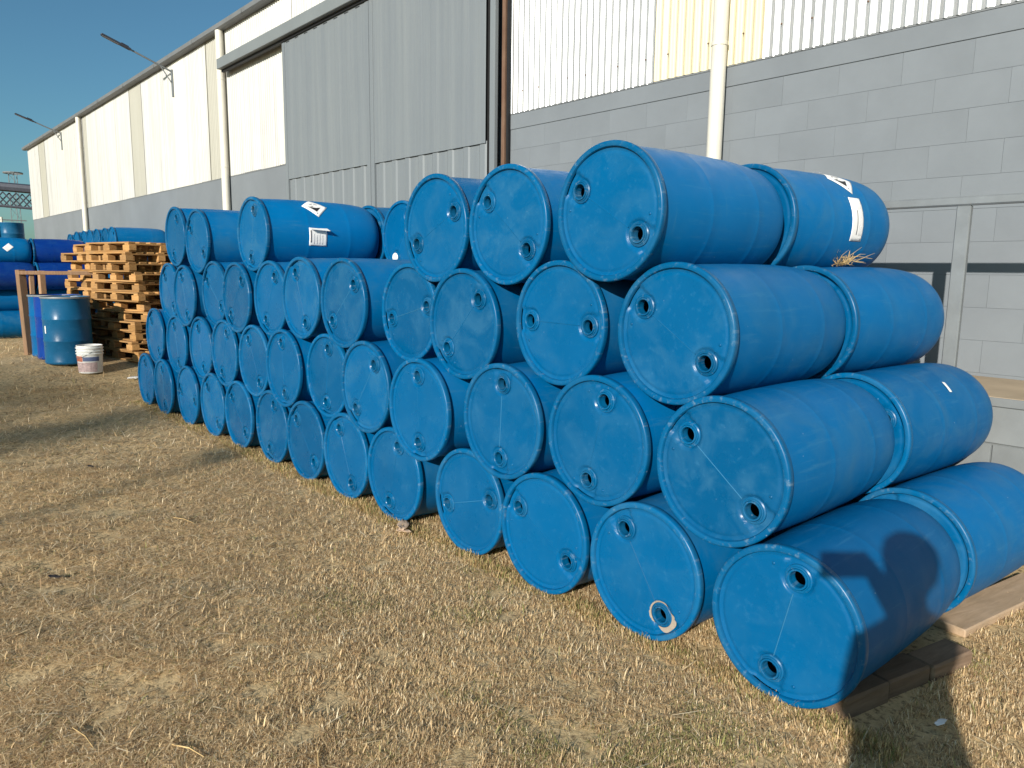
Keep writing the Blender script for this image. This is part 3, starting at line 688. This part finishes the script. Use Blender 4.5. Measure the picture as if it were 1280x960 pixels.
# ------------------------------------------------------------------ upright drums, bucket and wooden frame
def upright(loc, col, label, closed=True, scale=1.0, ribs=True):
    d = empty('upright_drum', loc); tag(d, label, 'drum', 'upright drums by the pallets')
    pr = [(.0,.0),(.27,.0),(.286,.012),(.2905,.03),(.284,.045),(.284,.29),(.2895,.30),(.2895,.315),(.284,.325),(.284,.575),(.2895,.585),(.2895,.60),(.284,.61),(.284,.855),(.290,.868),(.2915,.88),(.286,.888)]
    put('shell', MB().lathe(pr, 64, 'Z', flip=True).mesh('shell', col, 40), d)
    put('lid', MB().lathe([(.286,.888),(.279,.886),(.277,.872),(.15,.874),(0,.876)], 64, 'Z', flip=True).mesh('lid', col, 40), d)
    put('closing_ring', MB().lathe([(.2865,.862),(.2945,.866),(.296,.876),(.2945,.889),(.287,.892)], 64, 'Z', flip=True).mesh('closing_ring', M_steel, 40), d)
    put('bung', MB().lathe([(.035,.874),(.035,.888),(.028,.892),(0,.892)], 24, 'Z', flip=True).mesh('bung', M_cap, 40), d, (.17, .06, 0))
    return d
def gz(x, y): return float(hgt(x, y))
ud = upright((-10.20, -.22, gz(-10.2,-.22)), M_teal, 'faded teal upright drum, nearest of the three beside the pallets')
put('white_tag', mesh_of('white_tag', [(-.012, -.0, -.05), (.012, 0, -.05), (.012, 0, .05), (-.012, 0, .05)], [(0,1,2,3)], M_paper), ud, (.288*math.cos(R_(-72)), .288*math.sin(R_(-72)), .46), (0, 0, R_(18)))
upright((-10.82, -.20, gz(-10.82,-.20)), M_violet, 'deep violet-blue upright drum between two others')
upright((-11.43, -.17, gz(-11.43,-.17)), M_sky, 'bright blue upright drum, farthest left of the three')
bk = empty('paint_bucket', (-9.62, -.10, gz(-9.62,-.10))); tag(bk, 'white paint bucket with red and blue bands beside the teal drum', 'bucket')
put('pail', MB().lathe([(0,.0),(.132,.0),(.138,.006),(.150,.24),(.152,.36),(.146,.36),(.130,.02),(0,.02)], 48, 'Z', flip=True).mesh('pail', simple('white_pail', (.70,.68,.64), .5, .12, 9), 40), bk)
for z in (.25, .285, .325): put('hoop', MB().lathe([(.150,z-.006),(.160,z-.004),(.162,z+.006),(.151,z+.009)], 48, 'Z', flip=True).mesh('hoop', M_cap, 40), bk)
M_red = simple('faded_red_print', (.42,.13,.075), .6, .3, 14); M_bl = simple('faded_blue_print', (.10,.13,.24), .6, .3, 14); M_pk = simple('faded_text_print', (.45,.33,.32), .6, .35, 45)
def arcband(z0, z1, r0, r1, a0, a1, mat, name):
    m = MB(); n = 24
    vs = []
    for j in range(n+1):
        a = R_(a0 + (a1-a0)*j/n); vs += [(r0*math.cos(a), r0*math.sin(a), z0), (r1*math.cos(a), r1*math.sin(a), z1)]
    m.add(vs, [(2*j, 2*j+2, 2*j+3, 2*j+1) for j in range(n)]); put(name, m.mesh(name, mat, 60), bk)
arcband(.155, .225, .1482, .1512, -200, -48, M_red, 'red_band'); arcband(.160, .215, .1488, .1515, -46, 30, M_bl, 'blue_band'); arcband(.02, .145, .1402, .1476, -170, 20, M_pk, 'printed_text_band')
put('handle', MB().tube([(.155*math.cos(a), .155*math.sin(a), .30-.10*math.sin((a+math.pi*.95)*1.0)) for a in np.linspace(-math.pi*.95, math.pi*.05, 14)], .003, 6).mesh('handle', M_steel, 40), bk)

fr = empty('post_and_rail_barrier', (-11.72, -.45, gz(-11.72,-.45))); tag(fr, 'rough wooden posts with a thin rail in front of the far blue drums', 'barrier')
def fpost(x, y, h, wd, tilt): put('post', MB().bev(-wd/2, wd/2, -wd/2, wd/2, -.03, h, .006).mesh('post', M_post), fr, (x, y, gz(-11.72+x, -.5+y)-gz(-11.72,-.5)), tilt)
fpost(0, 0, 1.24, .10, (.01, -.03, .3)); fpost(.0, .085, 1.22, .06, (-.015, .01, .1)); fpost(-1.1, .42, 1.24, .085, (.0, .0, .2)); fpost(.15, 1.0, 1.28, .07, (0, 0, 0))
put('rail', MB().bev(-.03, .03, -.06, 1.06, 1.17, 1.225, .005).mesh('rail', M_post), fr, (.03, 0, 0), (0, 0, -R_(7)))

# ------------------------------------------------------------------ far stacks of drums
def far_drum(loc, mat_shell, label, group, ang):
    return drum(loc, ang, label, group, shell=mat_shell, detail=False)
SH_v, SH_s, SH_b = shell_mesh(M_violet, 48), shell_mesh(M_sky, 48), ME_shell
zl = -.01
names = ['bottom', 'second', 'third', 'top']
for r in range(4):
    for c in range(2):
        for lay in range(2):
            sh = {(0,0): SH_b, (0,1): SH_b, (1,0): SH_s, (1,1): SH_b, (2,0): SH_v, (2,1): SH_v, (3,0): SH_b, (3,1): SH_v}[(r, lay)]
            tone = {id(SH_v): 'violet-blue', id(SH_s): 'light blue', id(SH_b): 'blue'}[id(sh)]
            lab = (f'{tone} drum in the {names[r]} row of the far left stack, ' + ('cut by frame' if lay == 0 else 'nearer the pallets')) if c == 0 else f'inner blue drum of the far left stack, {names[r]} row, ' + ('front layer' if lay == 0 else 'rear layer')
            d = far_drum((-17.45 - (r % 2)*.305 - c*.615, -.42 + lay*1.06, zl + .2925 + r*.505), sh, lab, 'drums of the far left stack', rnd.uniform(0, 180))
            if (r, c, lay) == (3, 0, 0):
                q = patch(d, 'hazard_label', [(-.10, -.02), (-.02, -.10), (.10, .0), (.02, .09)], .62, 18, 0, M_paper, r=.2905); q.rotation_euler = (0, -d.rotation_euler[1], 0)
for c in range(7):
    for r in range(4):
        if r == 3: lab = f'far blue drum behind the pallets, {ORD[c]} from the right along the wall'
        else: lab = f'far wall-stack drum in the {names[r]} row, {ORD[c]} from the right, behind the pallets'
        far_drum((-15.9 - c*.66 - (.33 if r % 2 == 0 else 0), 1.80 + rnd.uniform(-.03,.03), .24 + .2925 + r*.50 - (.04 if c == 6 else 0)), SH_b, lab, 'far drums along the warehouse wall', rnd.uniform(0, 180))
# two upright drums standing on low drums farther off
for c in range(3):
    for r in range(3): far_drum((-21.6 - (r % 2)*.3 - c*.61, .20, .1+.2925+r*.505), SH_b, f'blue drum in the {names[r]} row under the far upright drums, {ORD[c]} from the right', 'drums under the far upright pair', rnd.uniform(0, 180))
for k, (x, y, mt, lab) in enumerate(((-21.95, .92, M_teal, 'far teal upright drum above the left stack, right one of two'), (-21.95, .28, M_sky, 'far blue upright drum above the left stack, left one of two'))):
    d = empty('upright_drum', (x, y, .1+.585+2*.505)); tag(d, lab, 'drum', 'far upright drums')
    put('shell', MB().lathe([(0,0),(.27,0),(.288,.02),(.284,.3),(.289,.31),(.284,.33),(.284,.6),(.289,.61),(.284,.62),(.284,.86),(.291,.875),(.286,.89)], 40, 'Z', flip=True).mesh('shell', mt, 40), d)
    put('lid', MB().lathe([(.286,.89),(.278,.875),(0,.878)], 40, 'Z', flip=True).mesh('lid', mt, 40), d)

# ------------------------------------------------------------------ far gantry and masts
tr_ = empty('conveyor_gantry', (-65, 7.6, 0)); tag(tr_, 'dark steel lattice gantry against the sky beyond the warehouse corner', 'gantry')
A0, A1 = Vector((-1.6-4, -2.6-3, 7.35)), Vector((1.6+2, 2.6+2, 6.3))
def along(t, dz, s=0): p = A0.lerp(A1, t); return Vector((p.x + s*.8, p.y - s*.5, p.z + dz))
put('deck', MB().tube([along(0, .35), along(1, .35)], .33, 8).mesh('deck', M_darksteel), tr_)
for s in (-1, 1):
    put('bottom_chord', MB().tube([along(0, -1.05, s*.5), along(1, -1.05, s*.5)], .09, 6).mesh('bottom_chord', M_darksteel), tr_)
    mbx = MB(); n = 14
    for k in range(n):
        mbx.tube([along(k/n, -.05, s*.5), along((k+1)/n, -1.05, s*.5)], .05, 5).tube([along(k/n, -1.05, s*.5), along((k+1)/n, -.05, s*.5)], .05, 5)
    put('lattice', mbx.mesh('lattice', M_darksteel), tr_)
put('leg', MB().tube([along(.85, -1.2), along(.85, -7)], .16, 8).mesh('leg', M_darksteel), tr_); put('leg', MB().tube([along(.1, -1.2), along(.1, -7.5)], .16, 8).mesh('leg', M_darksteel), tr_)
def mast(x, y, h, head, label, name):
    m = empty(name, (x, y, 0)); tag(m, label, 'mast')
    mbm = MB()
    for a in (0, 1, 2): mbm.tube([(.7*math.cos(a*2.09), .7*math.sin(a*2.09), 0), (.5*math.cos(a*2.09), .5*math.sin(a*2.09), h)], .045, 5)
    put('legs', mbm.mesh('legs', M_steel), m)
    br = MB(); n = int(h/1.4)
    for k in range(n):
        for a in (0, 1, 2):
            p = lambda q, zz: (.6*math.cos(q*2.09), .6*math.sin(q*2.09), zz)
            br.tube([p(a, k*1.4), p(a+1, k*1.4+1.4)], .02, 4)
    put('bracing', br.mesh('bracing', M_steel), m)
    if head: put('floodlight_ring', MB().tube([(1.0*math.cos(t), 1.0*math.sin(t), h) for t in np.linspace(0, 2*math.pi, 17)], .10, 6).mesh('floodlight_ring', M_steel), m)
mast(-110, 14.2, 12.6, True, 'thin lattice floodlight mast far beyond the gantry', 'floodlight_mast')
up_ = empty('utility_pole', (-84, 9.1, 0)); tag(up_, 'far pale utility pole with a crossarm below the gantry', 'pole')
put('pole', MB().tube([(0,0,0),(0,0,5.9)], [.16,.11], 8).mesh('pole', M_pipe), up_); put('crossarm', MB().box(-.06, .06, -2.0, 2.0, 5.6, 5.70).box(-.05,.05,-1.2,1.2,5.2,5.27).mesh('crossarm', M_steel), up_)

# ------------------------------------------------------------------ litter on the lawn
def husk(loc, s, mat, label, cat, seed):
    r3 = random.Random(seed); n = 7; vs = []; fs = []
    for i in range(n):
        for j in range(4):
            vs.append(((i/(n-1)-.5)*s*2 + r3.uniform(-.1,.1)*s, (j/3-.5)*s*.8*math.sin(math.pi*(i+.6)/n) + r3.uniform(-.08,.08)*s, .012 + abs(j-1.5)*.10*s + r3.uniform(0,.16)*s))
    for i in range(n-1):
        for j in range(3): fs.append((i*4+j, (i+1)*4+j, (i+1)*4+j+1, i*4+j+1))
    o = put(cat.replace(' ', '_'), mesh_of(cat, vs, fs, mat, 50), None, (loc[0], loc[1], gz(loc[0], loc[1])+.012), (0, 0, r3.uniform(0, 6)))
    o.modifiers.new('t', 'SOLIDIFY').thickness = .002; tag(o, label, cat); return o
husk((-2.36, -.05), .085, M_scrap, 'pale dried husk lying at the foot of the fifth bottom drum', 'dry husk', 4)
husk((-2.28, -.10), .05, M_scrap, 'small curled dry leaf just right of the pale husk', 'dry leaf', 9)
husk((-2.89, -1.753), .035, M_leafdark, 'dark dead leaf lying alone on the open lawn at left', 'dead leaf', 5)
husk((-9.1, .30), .10, M_paper, 'crumpled white paper at the foot of the pallets', 'paper scrap', 6)
husk((.464, .267), .03, M_paper, 'small pale scrap inside the photographer\'s shadow', 'small scrap', 8)
husk((-4.9, -1.15), .035, M_leafdark, 'dark dead leaf near the middle bottom drums', 'dead leaf', 15)
for k, (x, y, a, l) in enumerate(((-1.05, -1.72, .4, .07), (-1.9, -1.35, 2.0, .06), (-.75, -1.42, 2.6, .05), (-.35, -1.55, 1.1, .06), (-1.35, -1.95, .15, .09), (-3.3, -1.0, .3, .10))):
    tag(put('straw_stalk', MB().tube([(-l, 0, 0), (0, .006, .006), (l, 0, .001)], [.0026, .003, .0018], 6).mesh('straw_stalk', M_straw, 60), None, (x, y, gz(x, y)+.014), (0, 0, a)), 'pale straw stalk ' + ['nearest the lower left corner', 'left of the nearest stalks', 'in the middle of the near lawn', 'nearest the bottom edge, towards the drums', 'lowest at far left', 'farthest off, out on the open lawn'][k], 'straw stalk', 'loose straw stalks')

# ------------------------------------------------------------------ behind the camera: photographer, lamp post and trees whose shadows fall in view
F = Vector((cf.x, cf.y, 0)).normalized(); RT = Vector((F.y, -F.x, 0))
RS = Vector((-LIGHT.y*-1, -LIGHT.x*1, 0)).normalized()   # to the right as the sun sees it
O = Vector((CAM.x, CAM.y, 0)) - F*.44 + RT*.02 + RS*.092
def body():
    me = bpy.data.meshes.new('person'); o = bpy.data.objects.new('person', me); C.objects.link(o)
    V = []; E = []; RAD = []
    def v(r, f, z, rad, p=None):
        V.append((r, f, z)); RAD.append(rad if hasattr(rad, '__len__') else (rad, rad)); i = len(V)-1
        if p is not None: E.append((p, i))
        return i
    pel = v(0, 0, .98, (.175, .13)); bel = v(0, .015, 1.12, (.18, .14), pel); che = v(0, 0, 1.30, (.185, .14), bel); up = v(0, -.01, 1.44, (.15, .11), che)
    nk = v(0, .005, 1.53, .062, up); ch = v(0, .03, 1.60, (.074, .082), nk); hd = v(0, .025, 1.69, (.088, .108), ch); tp = v(0, .01, 1.765, (.066, .08), hd)
    ns = v(0, .125, 1.655, .014, hd)
    for s in (-1, 1): v(s*.082, .01, 1.66, .018, hd)
    for s in (-1, 1):
        hp = v(s*.11, 0, .88, (.115, .12), pel); kn = v(s*.105, .02, .50, (.088, .09), hp); ca = v(s*.105, -.01, .34, (.082, .085), kn); an = v(s*.125, -.02, .09, .042, ca); ft = v(s*.135, .06, .045, (.045, .035), an); to = v(s*.15, .17, .035, (.04, .025), ft)
    # right arm bent, hand at the right end of the phone
    sh = v(.175, -.005, 1.42, .07, up); el = v(.20, .16, 1.18, .066, sh); fm = v(.13, .31, 1.355, .060, el); wr = v(.065, .41, 1.465, .042, fm); pa = v(.042, .438, 1.51, (.044, .034), wr)
    for k, (dr, dz) in enumerate(((-.008, .042), (-.006, .022), (-.004, .002), (-.002, -.016))):
        a = v(.036+dr, .465, 1.512+dz, .0095, pa); b_ = v(.022+dr, .480, 1.515+dz, .0085, a); v(-.002+dr, .484, 1.516+dz, .0075, b_)
    a = v(.026, .44, 1.53, .011, pa); b_ = v(.006, .447, 1.535, .0095, a); v(-.014, .450, 1.532, .008, b_)
    # left arm relaxed at the side
    sh = v(-.165, -.005, 1.42, .068, up); el = v(-.185, .03, 1.16, .050, sh); fm = v(-.09, .17, 1.14, .043, el); wr = v(.0, .235, 1.16, .029, fm); pa = v(.05, .24, 1.165, (.036, .024), wr)
    for k, dz in enumerate((.028, .010, -.009, -.026)):
        a = v(.095, .243, 1.168+dz, .0095, pa); b_ = v(.125, .232, 1.168+dz, .0085, a); v(.146, .215, 1.167+dz, .0075, b_)
    a = v(.055, .225, 1.21, .011, pa); v(.085, .205, 1.225, .009, a)
    me.from_pydata([tuple(RT*x + F*y + Vector((0, 0, z))) for x, y, z in V], E, [])
    md = o.modifiers.new('skin', 'SKIN'); md.use_smooth_shade = True
    for i, sv in enumerate(me.skin_vertices[0].data): sv.radius = RAD[i]; sv.use_root = (i == pel)
    s2 = o.modifiers.new('sub', 'SUBSURF'); s2.levels = 2; s2.render_levels = 2
    dg = bpy.context.evaluated_depsgraph_get(); m2 = bpy.data.meshes.new_from_object(o.evaluated_get(dg)); m2.name = 'person'
    bpy.data.objects.remove(o)
    mats = [simple('skin', (.20,.11,.07), .55, .08, 8), simple('navy_shirt', (.03,.04,.07), .85, .15, 12), simple('denim', (.04,.06,.11), .85, .2, 30), simple('shoe_leather', (.02,.016,.014), .5, .2, 9)]
    m2.materials.clear()
    for m in mats: m2.materials.append(m)
    for p in m2.polygons:
        c = p.center; r = c.dot(RT); f = c.dot(F)
        if c.z < .10: k = 3
        elif c.z < 1.0 and abs(r) < .24: k = 2
        elif c.z > 1.50 and abs(r) < .13 and f < .2: k = 0
        elif (f > .20 and c.z > 1.1): k = 0
        else: k = 1
        p.material_index = k; p.use_smooth = True
    return m2
person = put('person', body(), None, O); tag(person, 'person in navy shirt and jeans holding up a phone, seen only as a shadow', 'person')
hair = MB().lathe([(.098, -.05), (.108, .0), (.110, .035), (.100, .075), (.068, .108), (0, .120)], 28, 'Z').mesh('hair', simple('dark_hair', (.015,.012,.01), .7, .3, 30), 60)
hair.transform(Matrix.Diagonal((1.0, 1.18, 1.0, 1)))
ho = put('hair', hair, person, (RT*0 + F*.0 + Vector((0, 0, 1.71))), (0, 0, math.atan2(F.y, F.x) - math.pi/2))
ph = MB().bev(-.085, .085, -.046, .046, -.0042, .0042, .003).mesh('smartphone', simple('phone_shell', (.02,.02,.025), .3, .1, 10, .5))
pho = put('smartphone', ph); pho.matrix_world = Matrix.Translation(CAM + cr*.052 - cu*.012 - cf*.014) @ M3.to_4x4(); tag(pho, 'dark smartphone held sideways by the photographer, seen only as a shadow', 'phone')
put('screen', MB().bev(-.074, .074, -.033, .033, .0042, .0050, .0003).mesh('screen', simple('phone_glass', (.01,.01,.012), .1, .1, 10, .6)), pho)

def ground_to(x, y, t):       # foot of a thing whose top, t metres up the sun ray, shades (x, y)
    return Vector((x, y, 0)) - LIGHT*t
top = ground_to(-4.72, -.2, 20.0)
lp = empty('lamp_post', (top.x, top.y, 0)); tag(lp, 'slim lamp post behind the camera throwing a thin shadow line on the lawn', 'lamp post')
put('pole', MB().tube([(0,0,0),(0,0,top.z*.5),(0,0,top.z)], [.034,.030,.024], 12).mesh('pole', M_steel, 40), lp)
put('lamp_head', MB().bev(-.3, .12, -.09, .09, top.z-.03, top.z+.04, .02).mesh('lamp_head', M_steel), lp)
M_bark = simple('bark', (.10,.07,.05), .9, .3, 9, .2, bmp=.5); M_leaf = simple('tree_leaf', (.06,.09,.03), .6, .3, 4, .3)
def tree(x, y, t, wide, tall, label, seed, n=1500):
    r4 = random.Random(seed); c = ground_to(x, y, t); T = empty('tree', (c.x, c.y, 0)); tag(T, label, 'tree', 'trees behind the camera')
    mb = MB(); mb.tube([(0,0,0),(.1,.05,c.z*.4),(-.05,.1,c.z*.75),(0,0,c.z)], [.16,.13,.09,.05], 9)
    tips = []
    for k in range(16):
        a = r4.uniform(0, 6.28); z0 = c.z*r4.uniform(.55, .95); e = Vector((math.cos(a)*wide*r4.uniform(.5,1), math.sin(a)*wide*r4.uniform(.5,1), c.z + r4.uniform(-.6,.6)*tall)); s_ = Vector((0,0,z0)); m_ = s_.lerp(e, .5)+Vector((0,0,.15))
        mb.tube([s_, m_, e], [.05,.03,.012], 6); tips += [m_, e, s_.lerp(e, .75)]
    put('trunk', mb.mesh('trunk', M_bark, 50), T)
    lm = MB()
    for _ in range(n):
        p = r4.choice(tips) + Vector((r4.gauss(0,.28), r4.gauss(0,.28), r4.gauss(0,.22))); q = Euler((r4.uniform(0,6),r4.uniform(0,6),r4.uniform(0,6))).to_matrix(); s = r4.uniform(.04,.075)
        lm.add([p+q@Vector(v_) for v_ in ((-s,0,0),(0,-s*.5,.01),(s,0,0),(0,s*.5,.01))], [(0,1,2,3)])
    put('crown', lm.mesh('crown', M_leaf), T)
tree(-7.7, -1.0, 44, 1.6, .5, 'leafy tree behind the camera shading the lawn in front of the pallets', 21, 2600)
tree(-9.6, -.55, 46, 1.4, .45, 'smaller leafy tree behind the camera shading the grass by the paint bucket', 22, 1800)
